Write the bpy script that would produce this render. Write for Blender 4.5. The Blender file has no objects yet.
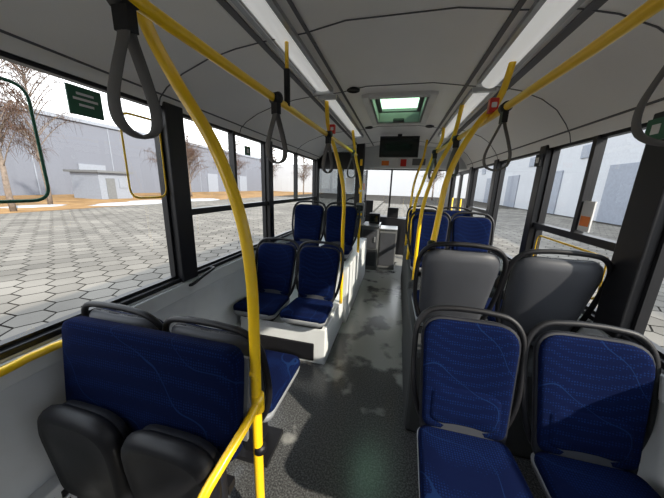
import bpy, math, random
from mathutils import Vector, Matrix
random.seed(7)
sc = bpy.context.scene
sc.view_settings.view_transform = 'Standard'

# ------------------------------------------------------------------ materials
def newmat(name):
    m = bpy.data.materials.new(name); m.use_nodes = True
    nt = m.node_tree; b = nt.nodes['Principled BSDF']
    return m, nt, b
def mat(name, col, rough=0.5, metal=0.0, var=0.08, scale=6.0, bump=0.0, bscale=200, emit=0, coat=0, spec=.5):
    m, nt, b = newmat(name)
    tc = nt.nodes.new('ShaderNodeTexCoord')
    n = nt.nodes.new('ShaderNodeTexNoise'); n.inputs['Scale'].default_value = scale; n.inputs['Detail'].default_value = 4
    nt.links.new(tc.outputs['Object'], n.inputs['Vector'])
    r = nt.nodes.new('ShaderNodeValToRGB')
    r.color_ramp.elements[0].position = 0.3; r.color_ramp.elements[1].position = 0.7
    r.color_ramp.elements[0].color = (*[c*(1-var) for c in col], 1)
    r.color_ramp.elements[1].color = (*[min(1, c*(1+var)) for c in col], 1)
    nt.links.new(n.outputs['Fac'], r.inputs['Fac'])
    nt.links.new(r.outputs['Color'], b.inputs['Base Color'])
    b.inputs['Roughness'].default_value = rough; b.inputs['Metallic'].default_value = metal
    b.inputs['Coat Weight'].default_value = coat; b.inputs['Specular IOR Level'].default_value = spec
    if emit:
        b.inputs['Emission Color'].default_value = (*col, 1); b.inputs['Emission Strength'].default_value = emit
    if bump:
        n2 = nt.nodes.new('ShaderNodeTexNoise'); n2.inputs['Scale'].default_value = bscale
        nt.links.new(tc.outputs['Object'], n2.inputs['Vector'])
        bp = nt.nodes.new('ShaderNodeBump'); bp.inputs['Strength'].default_value = bump; bp.inputs['Distance'].default_value = 0.002
        nt.links.new(n2.outputs['Fac'], bp.inputs['Height']); nt.links.new(bp.outputs['Normal'], b.inputs['Normal'])
    return m
def glassmat(name, tint, refl=0.35):
    m = bpy.data.materials.new(name); m.use_nodes = True
    nt = m.node_tree; nt.nodes.clear()
    o = nt.nodes.new('ShaderNodeOutputMaterial'); mx = nt.nodes.new('ShaderNodeMixShader')
    t = nt.nodes.new('ShaderNodeBsdfTransparent'); t.inputs['Color'].default_value = (*tint, 1)
    g = nt.nodes.new('ShaderNodeBsdfGlossy'); g.inputs['Roughness'].default_value = 0.02
    f = nt.nodes.new('ShaderNodeLayerWeight'); f.inputs['Blend'].default_value = 0.5
    pw = nt.nodes.new('ShaderNodeMath'); pw.operation = 'POWER'; pw.inputs[1].default_value = 5
    mu = nt.nodes.new('ShaderNodeMath'); mu.operation = 'MULTIPLY_ADD'; mu.inputs[1].default_value = refl; mu.inputs[2].default_value = .03
    nt.links.new(f.outputs['Facing'], pw.inputs[0]); nt.links.new(pw.outputs[0], mu.inputs[0]); nt.links.new(mu.outputs[0], mx.inputs['Fac'])
    nt.links.new(t.outputs[0], mx.inputs[1]); nt.links.new(g.outputs[0], mx.inputs[2])
    nt.links.new(mx.outputs[0], o.inputs['Surface'])
    return m
def fabricmat():
    m, nt, b = newmat('blue_fabric')
    N = nt.nodes.new; L = nt.links.new
    tc = N('ShaderNodeTexCoord')
    v = N('ShaderNodeTexVoronoi'); v.inputs['Scale'].default_value = 95; v.inputs['Randomness'].default_value = 0.15
    L(tc.outputs['Object'], v.inputs['Vector'])
    lt = N('ShaderNodeMath'); lt.operation = 'LESS_THAN'; lt.inputs[1].default_value = 0.3
    L(v.outputs['Distance'], lt.inputs[0])
    mix1 = N('ShaderNodeMix'); mix1.data_type = 'RGBA'
    mix1.inputs[6].default_value = (0.0018, 0.0048, 0.026, 1); mix1.inputs[7].default_value = (0.0035, 0.013, 0.062, 1)
    L(lt.outputs[0], mix1.inputs[0])
    w = N('ShaderNodeTexWave'); w.wave_type = 'BANDS'; w.bands_direction = 'DIAGONAL'
    w.inputs['Scale'].default_value = 1.6; w.inputs['Distortion'].default_value = 10; w.inputs['Detail'].default_value = 1
    w.inputs['Detail Scale'].default_value = 1.5
    L(tc.outputs['Object'], w.inputs['Vector'])
    gt = N('ShaderNodeMath'); gt.operation = 'GREATER_THAN'; gt.inputs[1].default_value = 0.999
    L(w.outputs['Fac'], gt.inputs[0])
    mix2 = N('ShaderNodeMix'); mix2.data_type = 'RGBA'
    mix2.inputs[7].default_value = (0.005, 0.016, 0.062, 1)
    L(mix1.outputs[2], mix2.inputs[6]); L(gt.outputs[0], mix2.inputs[0])
    L(mix2.outputs[2], b.inputs['Base Color'])
    b.inputs['Roughness'].default_value = 0.95; b.inputs['Specular IOR Level'].default_value = .06
    return m
def floormat():
    m, nt, b = newmat('speckled_vinyl')
    N = nt.nodes.new; L = nt.links.new
    tc = N('ShaderNodeTexCoord')
    n1 = N('ShaderNodeTexNoise'); n1.inputs['Scale'].default_value = 110; n1.inputs['Detail'].default_value = 3
    L(tc.outputs['Object'], n1.inputs['Vector'])
    r1 = N('ShaderNodeValToRGB'); e = r1.color_ramp.elements
    e[0].position = .42; e[0].color = (0.018, 0.019, 0.021, 1); e[1].position = .7; e[1].color = (0.11, 0.112, 0.115, 1)
    L(n1.outputs['Fac'], r1.inputs['Fac'])
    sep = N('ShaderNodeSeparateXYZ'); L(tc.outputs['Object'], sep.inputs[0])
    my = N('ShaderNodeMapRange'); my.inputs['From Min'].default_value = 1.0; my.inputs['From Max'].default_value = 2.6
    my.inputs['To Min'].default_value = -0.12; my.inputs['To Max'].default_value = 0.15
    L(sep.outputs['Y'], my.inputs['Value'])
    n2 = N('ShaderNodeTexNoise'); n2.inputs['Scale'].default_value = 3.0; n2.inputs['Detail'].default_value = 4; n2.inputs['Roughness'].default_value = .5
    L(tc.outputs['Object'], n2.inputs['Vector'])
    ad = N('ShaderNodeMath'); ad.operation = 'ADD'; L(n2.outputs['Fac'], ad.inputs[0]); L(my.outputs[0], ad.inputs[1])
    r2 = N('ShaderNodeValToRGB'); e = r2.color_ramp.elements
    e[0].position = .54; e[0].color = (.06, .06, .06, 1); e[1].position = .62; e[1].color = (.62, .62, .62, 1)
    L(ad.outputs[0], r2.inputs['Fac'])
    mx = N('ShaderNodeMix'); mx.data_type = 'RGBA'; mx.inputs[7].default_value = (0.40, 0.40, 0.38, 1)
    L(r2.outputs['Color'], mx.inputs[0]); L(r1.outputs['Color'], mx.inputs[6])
    L(mx.outputs[2], b.inputs['Base Color']); b.inputs['Roughness'].default_value = 0.22
    bp = N('ShaderNodeBump'); bp.inputs['Strength'].default_value = .10; bp.inputs['Distance'].default_value = .002
    L(n1.outputs['Fac'], bp.inputs['Height']); L(bp.outputs['Normal'], b.inputs['Normal'])
    return m
def pavemat(name, col):
    m, nt, b = newmat(name)
    N = nt.nodes.new; L = nt.links.new
    g = N('ShaderNodeNewGeometry'); tc = N('ShaderNodeTexCoord')
    n = N('ShaderNodeTexNoise'); n.inputs['Scale'].default_value = .5; n.inputs['Detail'].default_value = 6
    L(tc.outputs['Object'], n.inputs['Vector'])
    ad = N('ShaderNodeMath'); ad.operation = 'MULTIPLY_ADD'; ad.inputs[1].default_value = .35
    L(g.outputs['Random Per Island'], ad.inputs[0]); L(n.outputs['Fac'], ad.inputs[2])
    r = N('ShaderNodeValToRGB'); e = r.color_ramp.elements
    e[0].position = .35; e[0].color = (*[c*.62 for c in col], 1); e[1].position = .95; e[1].color = (*[c*1.3 for c in col], 1)
    L(ad.outputs[0], r.inputs['Fac']); L(r.outputs['Color'], b.inputs['Base Color'])
    b.inputs['Roughness'].default_value = .9; b.inputs['Specular IOR Level'].default_value = .2
    return m

FAB = fabricmat()
PL = mat('seat_grey_plastic', (.050, .053, .062), .5, bump=.1, bscale=300, spec=.35)
PAN = mat('seat_pan_grey', (.22, .23, .25), .5)
EDGE = mat('seat_trim_dark', (.012, .013, .018), .6, spec=.2)
DK = mat('black_rubber', (.008, .008, .010), .5, spec=.3)
BLK = mat('black_frame', (.012, .012, .014), .4, spec=.35)
YEL = mat('yellow_powdercoat', (.90, .56, .010), .28, coat=.3, var=.03)
CEIL = mat('ceiling_laminate', (.80, .79, .775), .4, var=.03, scale=2)
WALL = mat('wall_laminate', (.55, .57, .59), .5, var=.05)
PODM = mat('podium_light_grey', (.60, .62, .63), .5, var=.05)
PODD = mat('podium_dark_grey', (.045, .048, .05), .8, var=.05, spec=.15)
SEAM = mat('seam_grey', (.10, .10, .11), .6)
LAMP = mat('lamp_diffuser', (.85, .85, .83), .12, var=.02, emit=.38)  # diffusers are otherwise unlit; faint emission added to brighten the interior
STEEL = mat('brushed_steel', (.35, .36, .37), .35, .7)
CAB = mat('cabinet_grey', (.13, .135, .14), .5, spec=.3)
GRN = mat('green_sign', (.01, .10, .05), .4)
GRL = mat('green_line', (.01, .13, .07), .4)
BIN = mat('bin_green', (.20, .42, .12), .4)
WHT = mat('white_print', (.65, .65, .65), .5)
RED = mat('red_plastic', (.6, .02, .01), .4)
ORG = mat('orange_label', (.8, .2, .02), .5)
STRP = mat('grey_webbing', (.13, .125, .12), .8, bump=.3, spec=.2)
SCR = mat('screen_glass', (.008, .012, .012), .08)
GL = glassmat('window_glass', (.86, .88, .88))
GLG = glassmat('hatch_glass', (.36, .66, .40))
GLD = glassmat('smoked_glass', (.25, .27, .28))
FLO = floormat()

# ------------------------------------------------------------------ mesh builder
def smooth_path(pts, n=8, closed=False):
    pts = [Vector(p) for p in pts]; out = []; N = len(pts)
    rng = N if closed else N-1
    for i in range(rng):
        if closed: p0, p1, p2, p3 = pts[i-1], pts[i], pts[(i+1) % N], pts[(i+2) % N]
        else:
            p1, p2 = pts[i], pts[i+1]
            p0 = pts[i-1] if i > 0 else p1*2-p2
            p3 = pts[i+2] if i+2 < N else p2*2-p1
        for k in range(n):
            t = k/n
            out.append(.5*((2*p1)+(p2-p0)*t+(2*p0-5*p1+4*p2-p3)*t*t+(3*p1-p0-3*p2+p3)*t**3))
    if not closed: out.append(pts[-1])
    return out
class B:
    def __init__(s): s.v = []; s.f = []; s.m = []; s.s = []; s.mats = []
    def mi(s, m):
        if m not in s.mats: s.mats.append(m)
        return s.mats.index(m)
    def add(s, vs, fs, m, smooth=False, M=None):
        o = len(s.v); i = s.mi(m)
        s.v += [tuple(M @ Vector(p)) if M is not None else tuple(p) for p in vs]
        for f in fs: s.f.append([a+o for a in f]); s.m.append(i); s.s.append(smooth)
    def box(s, x0, x1, y0, y1, z0, z1, m, M=None):
        vs = [(x, y, z) for x in (x0, x1) for y in (y0, y1) for z in (z0, z1)]
        fs = [(0,1,3,2),(4,6,7,5),(0,4,5,1),(2,3,7,6),(0,2,6,4),(1,5,7,3)]
        s.add(vs, fs, m, False, M)
    def prism(s, prof, y0, y1, m, smooth=False):
        n = len(prof)
        vs = [(x, y0, z) for x, z in prof]+[(x, y1, z) for x, z in prof]
        fs = [(i, (i+1) % n, n+(i+1) % n, n+i) for i in range(n)]
        s.add(vs, fs, m, smooth); s.add(vs, [tuple(range(n-1, -1, -1)), tuple(range(n, 2*n))], m)
    def tube(s, pts, r, m, seg=12, closed=False, M=None, flat=None, taper=None):
        pts = [Vector(p) for p in pts]; n = len(pts); vs = []; fs = []
        T = []
        for i in range(n):
            a = pts[i-1] if (i > 0 or closed) else pts[i]
            b = pts[(i+1) % n] if (i < n-1 or closed) else pts[i]
            T.append((b-a).normalized())
        up = Vector((0, 0, 1)) if abs(T[0].z) < .9 else Vector((0, 1, 0))
        nn = (up-T[0]*up.dot(T[0])).normalized()
        for i in range(n):
            nn = (nn-T[i]*nn.dot(T[i])).normalized(); bb = T[i].cross(nn)
            if flat is not None:
                fl = Vector(flat[0]); bb = (fl-T[i]*fl.dot(T[i])).normalized(); nn = T[i].cross(bb); ra, rb = flat[2], flat[1]
            else:
                rr = r if taper is None else r+(taper-r)*i/(n-1); ra = rb = rr
            for k in range(seg):
                a = 2*math.pi*k/seg
                vs.append(pts[i]+nn*math.cos(a)*ra+bb*math.sin(a)*rb)
        R = n if closed else n-1
        for i in range(R):
            for k in range(seg):
                j = (i+1) % n; k2 = (k+1) % seg
                fs.append((i*seg+k, i*seg+k2, j*seg+k2, j*seg+k))
        if not closed:
            fs.append(tuple(range(seg-1, -1, -1))); fs.append(tuple(range((n-1)*seg, n*seg)))
        s.add(vs, fs, m, True, M)
    def puffy(s, outl, levels, m, M=None, arch=None):
        n = len(outl); cx = sum(p[0] for p in outl)/n; cy = (max(p[1] for p in outl)+min(p[1] for p in outl))/2
        vs = []; fs = []
        for sc_, w in levels:
            for (u, v) in outl: vs.append((cx+(u-cx)*sc_, cy+(v-cy)*sc_, w))
        K = len(levels)
        for k in range(K-1):
            for i in range(n):
                j = (i+1) % n; fs.append((k*n+i, k*n+j, (k+1)*n+j, (k+1)*n+i))
        vs.append((cx, cy, levels[0][1])); vs.append((cx, cy, levels[-1][1])); c0 = K*n; c1 = c0+1
        for i in range(n):
            j = (i+1) % n
            fs.append((c0, j, i)); fs.append((c1, (K-1)*n+i, (K-1)*n+j))
        if arch: vs = [(u, v, w+arch*(u*u)) for u, v, w in vs]
        s.add(vs, fs, m, True, M)
    def mesh(s, name):
        me = bpy.data.meshes.new(name); me.from_pydata(s.v, [], s.f)
        for m in s.mats: me.materials.append(m)
        me.polygons.foreach_set('material_index', s.m); me.polygons.foreach_set('use_smooth', s.s)
        me.update(); return me
    def obj(s, name, loc=(0,0,0), rot=0, bevel=0):
        o = bpy.data.objects.new(name, s.mesh(name)); sc.collection.objects.link(o)
        o.location = loc; o.rotation_euler = (0, 0, rot)
        if bevel:
            b = o.modifiers.new('bevel', 'BEVEL'); b.width = bevel; b.segments = 2; b.limit_method = 'ANGLE'; b.angle_limit = 1.0
        return o
def rpoly(cs, n=6):
    out = []; N = len(cs)
    for i in range(N):
        p = Vector(cs[i][:2]); r = cs[i][2]; a = Vector(cs[i-1][:2]); b = Vector(cs[(i+1) % N][:2])
        p0 = p+(a-p).normalized()*r; p1 = p+(b-p).normalized()*r
        for k in range(n+1):
            t = k/n; q = p0*(1-t)**2+p*2*t*(1-t)+p1*t*t; out.append((q.x, q.y))
        nx = Vector(cs[(i+1) % N][:2]); rn = cs[(i+1) % N][2]; e1 = nx+(p-nx).normalized()*rn
        for k in (1, 2, 3): q = p1.lerp(e1, k/4); out.append((q.x, q.y))
    return out
def frame(origin, u, v, w):
    u, v, w = Vector(u), Vector(v), Vector(w)
    return Matrix(((u.x, v.x, w.x, origin[0]), (u.y, v.y, w.y, origin[1]), (u.z, v.z, w.z, origin[2]), (0, 0, 0, 1)))

# ------------------------------------------------------------------ shell
XL, XR, Y0, Y1 = -1.40, 1.10, -2.0, 6.7
WB = 0.90; WTL, WTR = 1.985, 1.89
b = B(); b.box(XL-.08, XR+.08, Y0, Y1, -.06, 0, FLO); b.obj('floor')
def wall(name, xi, sgn, WT, pillars, gaps=()):
    b = B(); xo = xi+sgn*.08
    x0, x1 = min(xi, xo), max(xi, xo)
    segs = []; y = Y0
    for g0, g1 in gaps: segs.append((y, g0)); y = g1
    segs.append((y, Y1))
    for a, c in segs:
        b.box(x0, x1, a, c, -.05, WB-.03, WALL)
        b.box(x0, x1, a, c, WB-.03, WB, BLK)
    b.box(x0, x1, Y0, Y1, WT, 2.36, BLK)
    for a, c in pillars:
        p0, p1 = min(xi-sgn*.02, xo), max(xi-sgn*.02, xo)
        b.box(p0, p1, a, c, WB-.03, WT+.02, BLK)
    b.box(min(xi, xi-sgn*.07), max(xi, xi-sgn*.07), Y0, Y1 if not gaps else gaps[0][0], 0, .24, WALL)
    b.box(min(xi-sgn*.0, xi-sgn*.02), max(xi, xi-sgn*.02), Y0, Y1 if not gaps else gaps[0][0], WB-.14, WB-.04, PODM)
    return b.obj(name, bevel=.006)
wall('wall_left', XL, -1, WTL, [(Y0, -1.6), (1.40, 1.54), (2.70, 2.80), (4.5, 4.62), (6.5, Y1)])
wall('wall_right', XR, 1, WTR, [(Y0, -1.6), (1.42, 1.58), (2.46, 2.56), (3.5, 3.62), (4.6, 4.75), (6.2, Y1)], gaps=[(4.75, 6.2)])
wn = [0]
def pane_x(b, x, a, c, z0, z1, m): b.add([(x, a, z0), (x, c, z0), (x, c, z1), (x, a, z1)], [(0, 1, 2, 3)], m)
def pane_y(b, y, a, c, z0, z1, m): b.add([(a, y, z0), (c, y, z0), (c, y, z1), (a, y, z1)], [(0, 1, 2, 3)], m)
def window(xi, sgn, a, c, z0=WB, z1=None, trans=None, vbar=None, name=None):
    z1 = WTL if sgn < 0 else WTR
    wn[0] += 1; b = B(); x = xi+sgn*.03
    pane_x(b, x, a, c, z0, z1, GL)
    fx0, fx1 = xi+sgn*.045-.02, xi+sgn*.045+.02
    t = .018
    for r in ((a, a+t, z0, z1), (c-t, c, z0, z1), (a, c, z0, z0+t), (a, c, z1-t, z1)):
        b.box(fx0, fx1, *r, BLK)
    if trans:
        b.box(x-.03, x+.03, a, c, trans-.022, trans+.022, BLK)
    if vbar: b.box(x-.025, x+.025, vbar-.018, vbar+.018, trans or z0, z1, BLK)
    b.obj(name or 'window_%d' % wn[0])
window(XL, -1, -1.6, 1.40)
window(XL, -1, 1.54, 2.70, trans=1.34, vbar=2.12)
window(XL, -1, 2.80, 4.50, trans=1.34, vbar=3.6)
window(XL, -1, 4.62, 6.5)
window(XR, 1, -1.6, 1.42)
window(XR, 1, 1.58, 2.46, trans=1.29, vbar=1.97)
window(XR, 1, 2.56, 3.5)
window(XR, 1, 3.62, 4.6, trans=1.29)
b = B(); x = XR+.03
for a, c in ((4.76, 5.47), (5.48, 6.19)):
    pane_x(b, x, a, c, .05, 1.89, GL)
    for r in ((a, a+.05, .0, 1.89), (c-.05, c, .0, 1.89), (a, c, 0, .12), (a, c, 1.83, 1.89)): b.box(x-.02, x+.02, *r, BLK)
    b.tube([(x-.05, (a+c)/2-.1, .7), (x-.05, (a+c)/2-.1, 1.4)], .014, YEL)
b.obj('door_1')
b = B(); b.box(XL-.08, XR+.08, Y0-.08, Y0, -.05, 2.36, WALL); b.obj('wall_back')
b = B(); b.box(XL-.08, XR+.08, Y1, Y1+.08, -.05, .85, WALL); b.box(XL-.08, XR+.08, Y1, Y1+.08, 1.97, 2.36, BLK)
b.box(XL-.08, XL+.02, Y1, Y1+.08, .85, 1.97, BLK); b.box(XR-.02, XR+.08, Y1, Y1+.08, .85, 1.97, BLK); b.obj('wall_front')
b = B(); pane_y(b, Y1+.03, XL, XR, .85, 1.97, GL); b.box(-.2, -.16, Y1+.02, Y1+.05, .85, 1.97, BLK); b.obj('window_front')

HX0, HX1, HY0, HY1 = -.30, .18, 2.42, 3.30
prof = [(XL, 1.98), (-1.385, 2.02), (-1.33, 2.07), (-1.22, 2.13), (-1.05, 2.19), (-.88, 2.225), (-.72, 2.245), (-.50, 2.262), (HX0, 2.295), (HX1, 2.295),
        (.42, 2.262), (.62, 2.245), (.75, 2.215), (.88, 2.16), (.98, 2.09), (1.05, 2.00), (1.085, 1.94), (XR, 1.885)]
ys = [Y0, 0, HY0, HY1, 5, Y1]
vs = [(x, y, z) for y in ys for x, z in prof]; fs = []; n = len(prof)
for j in range(len(ys)-1):
    for i in range(n-1):
        if prof[i][0] == HX0 and ys[j] == HY0: continue
        fs.append((j*n+i, j*n+i+1, (j+1)*n+i+1, (j+1)*n+i))
b = B(); b.add(vs, fs, CEIL, True); b.obj('ceiling')
tr = [0]
def trim(b_):
    tr[0] += 1; b_.obj('trim_%d' % tr[0])
b = B()
for y in (.35, 1.38, 2.2, 3.55, 4.6):
    pts = [Vector((x, y, z-.002)) for x, z in prof]
    b.tube(pts, .004, SEAM, seg=6, flat=((0, 1, 0), .004, .003))
trim(b)
b = B()
for x, z, w in ((-.735, 2.244, .016), (-.485, 2.264, .008), (.40, 2.265, .012), (.655, 2.238, .024), (-1.375, 2.035, .008), (1.075, 1.96, .008)):
    b.box(x-w, x+w, Y0, 4.9, z-.006, z+.003, SEAM)
trim(b)
def lamp(x0, x1, z, drop, ya, yb, m, nm='ceiling_lamp'):
    b = B(); c = (x0+x1)/2; w = (x1-x0)/2
    p = [(c+w*math.cos(a), z-drop*math.sin(a)) for a in [math.pi*k/10 for k in range(11)]]
    b.prism(p, ya, yb, m, True)
    b.box(x0-.02, x1+.02, ya-.03, ya, z-.03, z+.01, PODM); b.box(x0-.02, x1+.02, yb, yb+.03, z-.03, z+.01, PODM)
    b.box(x0-.025, x0, ya, yb, z-.018, z+.005, STEEL); b.box(x1, x1+.025, ya, yb, z-.018, z+.005, STEEL)
    b.obj(nm)
for ya, yb in ((-1.6, .3), (.42, 2.1), (2.25, 3.9)):
    lamp(.47, .58, 2.256, .05, ya, yb, LAMP)
    lamp(-.67, -.56, 2.256, .015, ya, yb, LAMP)
b = B()
def ring(b, x0, x1, y0, y1, t, z0, z1, m):
    b.box(x0-t, x0, y0-t, y1+t, z0, z1, m); b.box(x1, x1+t, y0-t, y1+t, z0, z1, m)
    b.box(x0, x1, y0-t, y0, z0, z1, m); b.box(x0, x1, y1, y1+t, z0, z1, m)
ring(b, HX0, HX1, HY0, HY1, .06, 2.265, 2.30, WHT)
ring(b, HX0+.02, HX1-.02, HY0+.02, HY1-.02, .02, 2.27, 2.42, CAB)
ring(b, HX0+.06, HX1-.06, HY0+.08, HY1-.12, .04, 2.36, 2.375, SEAM)
b.add([(HX0, HY0, 2.41), (HX1, HY0, 2.41), (HX1, HY1, 2.41), (HX0, HY1, 2.41)], [(0, 1, 2, 3)], GLG)
b.box(-.12, .0, HY1-.1, HY1-.04, 2.27, 2.30, DK)
b.obj('roof_hatch', bevel=.006)
for x, y in ((-.40, 2.2), (-.42, 3.5), (.30, 3.5)):
    b = B(); o = [(.05*math.cos(a*math.pi/12), .05*math.sin(a*math.pi/12)) for a in range(24)]
    b.puffy(o, [(1, 0), (1.0, .012), (.8, .016), (.75, .008), (.2, .008)], DK, frame((x, y, 2.278), (1,0,0), (0,-1,0), (0,0,-1))); b.obj('air_vent')

# ------------------------------------------------------------------ seats
def back_outline(wb, wt, h, rb, rt): return rpoly([(-wb, 0, rb), (wb, 0, rb), (wt, h, rt), (-wt, h, rt)])
def seat_mesh(leg):
    b = B()
    L = math.radians(14.5); v = (0, math.sin(L), math.cos(L)); w = (0, -math.cos(L), math.sin(L))
    M = frame((0, 0, .47), (1, 0, 0), v, w)
    b.puffy([(u, q-.05) for u, q in back_outline(.178, .214, .565, .06, .11)],
            [(.45, -.05), (.80, -.047), (.94, -.036), (1, -.014), (1, .0), (.97, .002), (.6, .002)], PL, M, arch=.5)
    b.puffy([(u*1.004, q-.05) for u, q in back_outline(.178, .214, .565, .06, .11)],
            [(1, -.006), (1, .006), (.975, .012), (.6, .008)], EDGE, M, arch=.5)
    b.puffy([(u, q) for u, q in back_outline(.172, .204, .503, .05, .10)],
            [(1, .004), (1, .018), (.975, .028), (.9, .034), (.6, .036), (.3, .036)], FAB, M, arch=.5)
    b.puffy([(u*.85, q*.36+.03) for u, q in back_outline(.175, .175, .48, .1, .1)],
            [(1, .026), (.97, .036), (.85, .042), (.4, .045)], FAB, M, arch=.5)
    hp = [(-.165, .0, -.02), (-.20, .08, -.01), (-.225, .2, .0), (-.232, .36, .0), (-.222, .47, .0), (-.17, .535, .0), (-.08, .553, .0), (0, .556, .0)]
    hp = hp+[(-a, c, d) for a, c, d in reversed(hp[:-1])]
    b.tube(smooth_path(hp, 5), .0135, DK, 10, M=M)
    C = frame((0, 0, .42), (1, 0, 0), (0, -1, 0.05), (0, 0.05, 1))
    o = rpoly([(-.19, .0, .05), (.19, .0, .05), (.207, .44, .08), (-.207, .44, .08)])
    b.puffy(o, [(.6, -.035), (.9, -.03), (.98, -.01), (1, .012), (1, .022), (.97, .026)], PAN, C)
    o = rpoly([(-.188, .02, .05), (.188, .02, .05), (.206, .438, .07), (-.206, .438, .07)])
    b.puffy(o, [(1, .018), (1, .042), (.975, .055), (.9, .062), (.5, .058)], FAB, C)
    b.box(-.13, .13, -.03, .03, .40, .52, PL)
    zb = .40-leg
    b.box(-.16, .16, -.34, -.08, .36, .395, DK)
    if leg > .1:
        b.box(-.035, .035, -.27, -.13, zb, .37, DK); b.box(-.12, .12, -.31, -.09, zb, zb+.03, DK)
    else: b.box(-.15, .15, -.33, -.09, zb, .37, DK)
    return b.mesh('bus_seat')
SM = {'tall': seat_mesh(.40), 'low': seat_mesh(.05)}
def seat(x, y, z, rot, kind):
    o = bpy.data.objects.new('bus_seat', SM[kind]); sc.collection.objects.link(o)
    o.location = (x, y, z); o.rotation_euler = (0, 0, rot)
    return o
P = math.pi
for x in (.375, .845): seat(x, 1.10, 0, 0, 'tall')
for x in (.385, .86): seat(x, 1.68, .25, P, 'low')
for x in (.40, .85): seat(x, 3.17, .29, 0, 'low'); seat(x, 4.05, .29, 0, 'low')
for x in (-1.16, -.70): seat(x, .93, 0, P, 'tall')
for x in (-1.14, -.69): seat(x, 2.27, 0, 0, 'low')
for x in (-1.14, -.69): seat(x, 3.27, .33, 0, 'low')
b = B()
b.box(XL+.075, -.50, 1.94, 2.72, 0, .345, PODM)
b.box(XL+.12, -.60, 1.925, 1.945, .03, .20, DK)
b.box(XL+.075, -.46, 2.72, 4.55, 0, .675, PODM)
b.obj('seat_podium', bevel=.03)
b = B(); b.box(.17, XR-.075, 1.46, 2.55, 0, .595, PODD); b.obj('seat_podium', bevel=.03)
b = B(); b.box(.18, XR-.075, 2.60, 4.55, 0, .635, PODD); b.obj('seat_podium', bevel=.03)

# folding seats
b = B()
M = frame((-.89, .66, .56), (1, 0, 0), (0, .12, .993), (0, -.993, .12))
o = rpoly([(-.41, 0, .05), (.41, 0, .05), (.41, .43, .06), (-.41, .43, .06)])
b.puffy(o, [(.97, -.02), (1, -.01), (1, .02), (.99, .035), (.95, .045), (.8, .05), (.4, .052)], FAB, M)
b.box(-.42, .42, .05, .38, -.035, -.02, CAB, M)
for cx in (-1.10, -.69):
    M = frame((cx, .60, .24), (1, 0, 0), (0, -.06, .998), (0, -.998, -.06))
    o = rpoly([(-.175, 0, .06), (.175, 0, .06), (.20, .47, .15), (-.20, .47, .15)])
    b.puffy(o, [(.95, .0), (1, .015), (1, .03), (.96, .05), (.86, .062), (.8, .058), (.5, .066)], DK, M)
    b.puffy([(u*.95, q*.93+.01) for u, q in o], [(1, -.03), (1, 0), (.98, .005)], EDGE, M)
    b.box(cx-.03, cx+.03, .62, .68, 0, .45, DK)
b.box(-1.25, -.52, .63, .67, .40, .44, DK)
b.obj('folding_seat')

# ------------------------------------------------------------------ poles and rails
def pole(name, pts, r=.0175, n=8, extra=None):
    b = B(); b.tube(smooth_path(pts, n), r, YEL, 16)
    if extra: extra(b)
    return b.obj(name)
def near_extra(b):
    b.tube(smooth_path([(-.45, .745, .74), (-.46, .66, .70), (-.48, .56, .655), (-.50, .48, .60), (-.505, .45, .5), (-.505, .44, 0)], 6), .0165, YEL, 14)
    b.tube(smooth_path([(-.45, .74, .87), (-.6, .74, .87), (-1.0, .735, .87), (-1.28, .71, .87), (-1.345, .60, .86), (-1.35, .4, .85), (-1.35, -.6, .85)], 8), .0165, YEL, 14)
    b.tube([(-.45, .745, .50), (-.45, .745, .53)], .024, DK, 14)
    b.tube([(-.45, .745, .70), (-.45, .745, .77)], .023, YEL, 14)
    b.tube([(-.45, .745, 0), (-.45, .745, .02)], .045, YEL, 16)
pole('handrail_pole', [(-.46, .745, 0), (-.46, .745, .5), (-.455, .745, 1.0), (-.458, .745, 1.25), (-.487, .745, 1.45), (-.565, .745, 1.66), (-.68, .745, 1.84), (-.76, .745, 1.98), (-.80, .745, 2.10), (-.82, .745, 2.23)], r=.0195, extra=near_extra)
pole('handrail_pole', [(-.49, 2.52, .34), (-.49, 2.5, .8), (-.48, 2.42, 1.1), (-.47, 2.37, 1.4), (-.49, 2.35, 1.6), (-.56, 2.34, 1.85), (-.63, 2.34, 2.05), (-.65, 2.34, 2.25)])
pole('handrail_pole', [(-.47, 3.5, .66), (-.47, 3.5, 1.4), (-.49, 3.5, 1.65), (-.56, 3.5, 1.9), (-.62, 3.5, 2.24)])
def joint(b): b.tube([(.212, 1.565, 1.205), (.222, 1.60, 1.245)], .026, DK, 14)
pole('handrail_pole', [(.212, 1.57, 1.20), (.235, 1.64, 1.27), (.258, 1.71, 1.42), (.275, 1.73, 1.58), (.318, 1.73, 1.74), (.40, 1.73, 1.91), (.49, 1.73, 2.04), (.53, 1.73, 2.24)], extra=joint)
pole('handrail_pole', [(.235, 2.68, .62), (.235, 2.68, 1.2), (.265, 2.66, 1.5), (.33, 2.62, 1.75), (.42, 2.58, 1.98), (.46, 2.58, 2.25)])
pole('handrail_pole', [(.20, 3.5, .63), (.22, 3.5, 1.3), (.28, 3.45, 1.6), (.36, 3.45, 1.9), (.44, 3.45, 2.1), (.45, 3.45, 2.25)])
pole('handrail_pole', [(.20, 4.4, .63), (.22, 4.4, 1.4), (.25, 4.4, 1.7), (.33, 4.4, 2.0), (.36, 4.4, 2.27)])
b = B(); b.tube([(-.64, -1.2, 1.95), (-.62, 1, 1.95), (-.585, 2.34, 1.95), (-.56, 3.5, 1.95)], .0175, YEL, 16)
b.tube([(-.64, -.2, 1.95), (-.64, -.2, 2.26)], .014, YEL); b.tube([(-.603, 1.40, 1.95), (-.603, 1.40, 2.12)], .016, DK); b.tube([(-.603, 1.40, 2.12), (-.603, 1.40, 2.24)], .010, YEL)
b.obj('ceiling_handrail')
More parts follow.
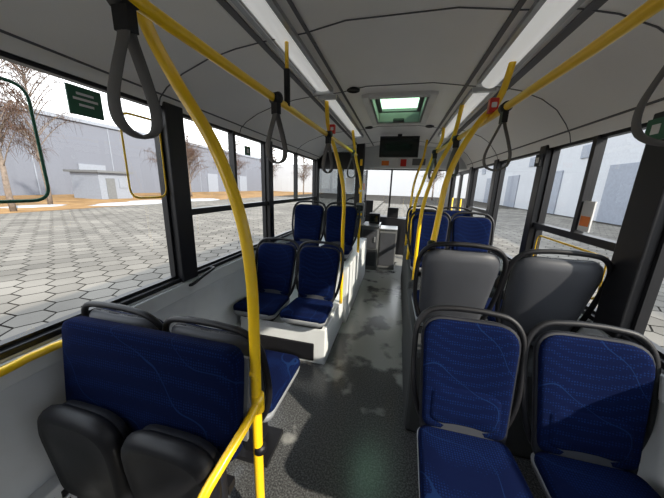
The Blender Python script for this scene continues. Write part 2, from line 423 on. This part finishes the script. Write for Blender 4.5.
b = B(); b.tube([(.52, -1.2, 1.95), (.50, 1.0, 1.95), (.46, 1.9, 1.95), (.42, 2.58, 1.95), (.36, 3.45, 1.95)], .0175, YEL, 16)
b.tube([(.51, .2, 1.95), (.51, .2, 2.24)], .014, YEL)
b.obj('ceiling_handrail')
def strap(x, y, z=1.95, L=.30, yaw=0.0):
    b = B()
    b.tube([(-.0, -.024, 0), (0, .024, 0)], .025, DK, 14)
    b.box(-.013, .013, -.020, .020, -.07, -.015, DK)
    pts = [(0, 0, -.05), (-.014, 0, -.09), (-.040, 0, -.16), (-.058, 0, -.225), (-.048, 0, -.275), (0, 0, -L+.005), (.048, 0, -.275), (.058, 0, -.225), (.040, 0, -.16), (.014, 0, -.09)]
    b.tube(smooth_path(pts, 5, True), .01, STRP, 8, closed=True, flat=((0, 1, 0), .018, .005))
    b.obj('hanging_strap', (x, y, z), yaw)
strap(-.64, .565, yaw=1.65); strap(-.605, 1.27, yaw=1.2); strap(-.575, 2.15, yaw=1.2); strap(-.56, 3.2, yaw=.8)
strap(.53, .715, yaw=-.3); strap(.475, 1.56, yaw=.0); strap(.42, 2.4, yaw=.8); strap(.36, 3.2, yaw=.8)
for x, y, z, m in ((-.585, 2.34, 2.02, RED), (.45, 1.70, 1.99, RED), (-.47, 3.47, 1.5, YEL)):
    b = B(); b.box(-.022, .022, -.025, .02, -.035, .035, m); b.box(-.013, .013, -.030, -.02, -.013, .013, WHT); b.obj('stop_button', (x, y-.02, z), bevel=.006)
b = B(); b.box(-.05, .05, -.05, .05, -.1, .1, CAB); b.box(-.04, .04, -.055, -.045, .0, .07, SCR); b.box(-.03, .03, -.057, -.045, -.06, -.03, YEL); b.obj('ticket_validator', (-.46, 3.44, 1.25), bevel=.01)

def outline(x, y0, y1, z0, z1, m):
    b = B(); o = rpoly([(y0, z0, .06), (y1, z0, .06), (y1, z1, .06), (y0, z1, .06)])
    b.tube([(x, p, q) for p, q in o], .006, m, 6, closed=True, flat=((1, 0, 0), .003, .0065)); b.obj('window_sticker')
outline(XL-.022, .25, .80, 1.455, 1.89, GRL)
outline(XL-.022, 1.15, 1.385, 1.45, 1.89, YEL)
outline(XR+.022, 1.66, 2.4, .97, 1.22, YEL)
b = B(); b.box(-.003, .003, -.07, .07, -.06, .06, GRN)
for k, w in ((.03, .035), (.008, .05), (-.016, .03)): b.box(.003, .005, -w, w, k-.005, k+.005, WHT)
b.obj('window_sign', (XL-.02, 1.0, 1.885))
b = B(); b.box(-.003, .003, -.05, .05, -.04, .04, GRN); b.box(.003, .005, -.02, .02, -.02, .02, WHT); b.obj('window_sign', (XL-.02, 2.35, 1.85))
b = B(); b.box(-.004, .004, -.05, .05, -.09, .09, WHT); b.box(-.006, -.004, -.04, .04, -.06, .0, ORG); b.obj('window_poster', (XR+.02, 1.90, 1.42))
b = B(); b.box(-.012, .008, -.05, .05, -.045, .045, GRN); b.box(-.014, -.012, -.02, .02, -.02, .02, WHT); b.obj('exit_sign', (XR-.04, 1.50, 1.83))
b = B(); b.box(-.012, .008, -.04, .04, -.045, .045, DK); b.box(-.014, -.012, -.02, .02, -.02, .02, WHT); b.obj('exit_sign', (XR-.03, 2.51, 1.80))
b = B(); b.tube(smooth_path([(XL, 1.45, .83), (XL+.04, 1.46, .84), (XL+.045, 1.56, .87), (XL+.04, 1.68, .89), (XL, 1.69, .89)], 5), .011, DK, 10); b.obj('wall_grab_handle')
b = B(); b.tube(smooth_path([(-1.32, .3, .16), (-1.32, 1.2, .16)], 2), .01, STEEL, 8)
for k in range(26): b.box(-1.333, -1.322, .2+k*.045, .222+k*.045, .04, .20, DK)
b.obj('heater_grille')
b = B(); o = [(.07*math.cos(a*P/12), .07*math.sin(a*P/12)) for a in range(24)]
b.puffy(o, [(.7, 0), (.75, .01), (1, .50), (1.05, .50), (1.05, .52), (.95, .52), (.9, .48)], BIN, Matrix.Translation((.965, .56, 0))); b.obj('litter_bin')

# ------------------------------------------------------------------ front end
b = B()
b.box(-.27, .27, -.03, .03, -.14, .14, DK); b.box(-.25, .25, -.034, -.03, -.115, .12, SCR); b.box(-.03, .03, -.02, .02, .14, .17, DK)
b.obj('ceiling_monitor', (-.04, 4.05, 2.12), bevel=.008)
b = B(); b.box(XL, XR, 5.0, 5.25, 1.90, 2.30, PODM)
b.box(-.35, -.05, 4.99, 5.0, 1.92, 2.1, WHT); b.box(.0, .10, 4.985, 5.0, 1.93, 2.05, RED); b.box(.2, .42, 4.985, 5.0, 1.95, 2.06, CAB)
b.box(-.33, -.2, 4.985, 4.99, 1.94, 2.02, ORG)
b.obj('destination_bulkhead', bevel=.01)
b = B()
b.box(XL, -.64, 4.62, 4.66, .0, 1.05, CAB); pane_y(b, 4.635, XL, -.64, 1.05, 1.9, GLD)
b.box(-.73, -.60, 4.58, 4.68, 0, 2.26, BLK); b.box(XL, -.6, 4.62, 4.66, 1.84, 2.12, BLK)
b.box(-.9, -.76, 4.61, 4.625, 1.45, 1.7, WHT); b.box(-.66, -.62, 4.57, 4.58, 1.9, 2.0, YEL)
b.box(-.66, -.62, 4.68, 5.45, 0, .95, CAB); pane_x(b, -.625, 4.68, 5.45, .95, 1.85, GLD); b.box(-.66, -.62, 5.43, 5.47, 0, 1.88, BLK)
b.box(-.622, -.616, 4.8, 5.1, 1.3, 1.75, WHT); b.box(-.616, -.612, 4.85, 5.0, 1.5, 1.62, ORG)
b.obj('driver_partition')
b = B()
b.box(-.60, -.28, 4.85, 5.4, 0, .84, CAB); b.box(-.27, .05, 4.97, 5.4, 0, .78, CAB)
b.box(-.57, -.31, 4.84, 4.85, .08, .40, PL); b.box(-.57, -.31, 4.84, 4.85, .43, .78, PL); b.box(-.25, .03, 4.96, 4.97, .08, .72, PL)
b.box(-.605, -.275, 4.83, 5.41, .84, .86, STEEL); b.box(-.275, .055, 4.95, 5.41, .78, .80, STEEL)
b.box(-.36, -.33, 4.825, 4.84, .55, .65, STEEL)
b.box(-.5, -.3, 5.1, 5.3, .86, 1.06, DK); b.box(-.47, -.33, 5.095, 5.1, .90, 1.02, SCR)
b.obj('equipment_cabinet', bevel=.01)
b = B()
b.prism([(XL+.01, .0), (XR-.01, .0), (XR-.01, .8), (XL+.01, .95)], 6.25, 6.69, DK)
b.box(-.75, -.55, 6.3, 6.4, .9, 1.25, DK); b.box(-.2, .05, 6.35, 6.45, .8, 1.1, DK)
b.obj('dashboard')
b = B(); ring_pts = [(-.98+.22*math.cos(a*P/12), 6.02+.08*math.sin(a*P/12), 1.10+.2*math.sin(a*P/12)) for a in range(24)]
b.tube(ring_pts, .015, DK, 8, closed=True); b.tube([(-.98, 6.24, .8), (-.98, 6.03, 1.10)], .03, DK); b.tube([(-1.2, 6.02, 1.10), (-.76, 6.02, 1.10)], .012, DK); b.obj('steering_wheel')

# ------------------------------------------------------------------ outside
PAVE = pavemat('hex_paving', (.135, .124, .108)); GAP = mat('joint_dirt', (.032, .028, .023), .95, var=.3, spec=.1)
DIRT = mat('brown_dirt', (.21, .125, .055), .95, var=.3, scale=.8, spec=.1)
FROST = mat('frost_patch', (.30, .31, .33), .9, var=.2, spec=.1)
GZ = -.36
b = B(); b.add([(-200, -200, GZ-.02), (200, -200, GZ-.02), (200, 200, GZ-.02), (-200, 200, GZ-.02)], [(0, 1, 2, 3)], GAP); b.obj('ground')
vs = []; fs = []; R = .26; r_ = R-.015
def hexes(x0, x1, y0, y1):
    nx = int((x1-x0)/(1.5*R)); ny = int((y1-y0)/(math.sqrt(3)*R))
    for i in range(nx):
        for j in range(ny):
            cx = x0+i*1.5*R; cy = y0+(j+.5*(i % 2))*math.sqrt(3)*R
            o = len(vs)
            for k in range(6): vs.append((cx+r_*math.cos(k*P/3), cy+r_*math.sin(k*P/3), GZ))
            fs.append(tuple(range(o, o+6)))
hexes(-20, -1.6, -3, 40); hexes(1.3, 14, -3, 34); hexes(-1.5, 1.3, 6.9, 34)
b = B(); b.add(vs, fs, PAVE); b.obj('hex_paving')
b = B(); b.add([(-60, -40, GZ+.01), (-19.5, -40, GZ+.01), (-19.5, 120, GZ+.01), (-60, 120, GZ+.01)], [(0, 1, 2, 3)], DIRT); b.obj('dirt_yard')
b = B()
for cx, cy, s in ((-21, 17, 1.4), (-22.5, 20, 1.0), (-21, 24, 1.6), (-23, 12, .8)):
    rr = [(s*(1+.3*random.random())*math.cos(k*P/9), 1.8*s*(1+.3*random.random())*math.sin(k*P/9)) for k in range(18)]
    b.puffy(rr, [(1, 0), (.9, .03), (.5, .06)], FROST, Matrix.Translation((cx, cy, GZ+.01)))
b.obj('frost_patch')
BLD = mat('warehouse_cladding', (.135, .145, .175), .7, var=.05, spec=.2); BLD2 = mat('building_white', (.40, .41, .43), .7, var=.05); DOORG = mat('roller_door', (.20, .22, .26), .6)
b = B(); b.box(-50, -37, -30, 69, GZ, 8.2, BLD)
for k in range(12): b.box(-37, -36.95, -28+k*8, -27.9+k*8, GZ, 8.2, DOORG)
b.box(-37, -36.8, -30, 69, 7.9, 8.3, DOORG)
for k in range(6): b.box(-36.99, -36.85, 2+k*11, 5+k*11, GZ, 3.2, DOORG)
b.obj('warehouse')
b = B(); b.box(14.5, 24, -20, 60, GZ, 7, BLD2)
for k in range(8): b.box(14.4, 14.5, -16+k*9, -12.6+k*9, GZ, 3.6, DOORG); b.box(14.42, 14.5, -11+k*9, -9+k*9, 4.4, 5.4, DOORG)
b.obj('garage_building')
b = B(); b.box(-60, 60, 70, 75, GZ, 7, BLD2); b.obj('depot_building')
b = B(); b.box(-30.5, -27, 19, 22, GZ, 2.1, DOORG); b.box(-31, -26.7, 18.8, 22.2, 2.1, 2.3, CAB); b.box(-26.99, -26.95, 19.6, 20.4, GZ, 1.6, CAB); b.box(-26.99, -26.95, 20.8, 21.8, .7, 1.6, DOORG); b.obj('storage_shed')
BARK = mat('birch_bark', (.16, .125, .10), .9, var=.35, scale=8); TW = mat('twigs', (.075, .036, .02), .9)
def tree(x, y, H, s):
    random.seed(s); b = B()
    lean = random.uniform(-.3, .3)
    tp = [Vector((lean*t*t, random.uniform(-.1, .1), H*.85*t)) for t in [k/7 for k in range(8)]]
    b.tube(tp, .15, BARK, 8, taper=.03)
    for k in range(46):
        t = random.uniform(.25, 1); p = tp[min(6, int(t*7))].lerp(tp[min(7, int(t*7)+1)], (t*7) % 1)
        a = random.uniform(0, 2*P); l = random.uniform(1.2, 2.7)*(1.25-t*.6)
        d = Vector((math.cos(a), math.sin(a), 0))
        bp = [p, p+d*l*.35+Vector((0, 0, l*.5)), p+d*l*.7+Vector((0, 0, l*.85)), p+d*l+Vector((0, 0, l*.9))]
        sp = smooth_path(bp, 4); b.tube(sp, .032, BARK, 5, taper=.010)
        for q in sp[3:]:
            for _ in range(3):
                e = Vector((random.uniform(-.5, .5), random.uniform(-.5, .5), random.uniform(-.1, .45))); ln = random.uniform(.1, .9)
                b.tube([q, q+e, q+e*1.5+Vector((0, 0, -ln))], .010, TW, 3, taper=.005)
    b.obj('birch_tree', (x, y, GZ))
for i, (x, y, H) in enumerate(((-20.5, 9.8, 9), (-24, 13.5, 10), (-23, 23.5, 7), (-26, 29, 7), (-24, 35, 8), (-22, 44, 9), (-20, 55, 9), (6, 50, 9))): tree(x, y, H, i+3)

# ------------------------------------------------------------------ light
w = bpy.data.worlds.new('World'); sc.world = w; w.use_nodes = True; nt = w.node_tree
bg = nt.nodes['Background']; tc = nt.nodes.new('ShaderNodeTexCoord'); sp = nt.nodes.new('ShaderNodeSeparateXYZ'); rp = nt.nodes.new('ShaderNodeValToRGB')
nt.links.new(tc.outputs['Generated'], sp.inputs[0]); nt.links.new(sp.outputs['Z'], rp.inputs[0]); nt.links.new(rp.outputs[0], bg.inputs[0])
rp.color_ramp.elements[0].color = (1, .985, .97, 1); rp.color_ramp.elements[1].color = (.80, .88, 1, 1); rp.color_ramp.elements[1].position = .8
bg.inputs[1].default_value = 3.9
sun = bpy.data.lights.new('sun', 'SUN'); sun.energy = 9; sun.angle = .02; sun.color = (1, .90, .76)
so = bpy.data.objects.new('sun', sun); sc.collection.objects.link(so)
d = Vector((-.85, .45, -.62)); so.rotation_euler = d.to_track_quat('-Z', 'Y').to_euler()

# ------------------------------------------------------------------ camera
yaw, pit, rol = math.radians(13.5), math.radians(13.6), math.radians(1.85)
hf = Vector((-math.sin(yaw), math.cos(yaw), 0)); F = hf*math.cos(pit)+Vector((0, 0, -math.sin(pit)))
R0 = Vector((math.cos(yaw), math.sin(yaw), 0)); U0 = hf*math.sin(pit)+Vector((0, 0, math.cos(pit)))
Rr = R0*math.cos(rol)+U0*math.sin(rol); Uu = U0*math.cos(rol)-R0*math.sin(rol)
cam = bpy.data.cameras.new('camera'); cam.sensor_width = 36; cam.lens = 260/664*36; cam.clip_start = .02; cam.clip_end = 500
co = bpy.data.objects.new('camera', cam); sc.collection.objects.link(co)
co.matrix_world = frame((0, 0, 1.55), Rr, Uu, -F)
sc.camera = co
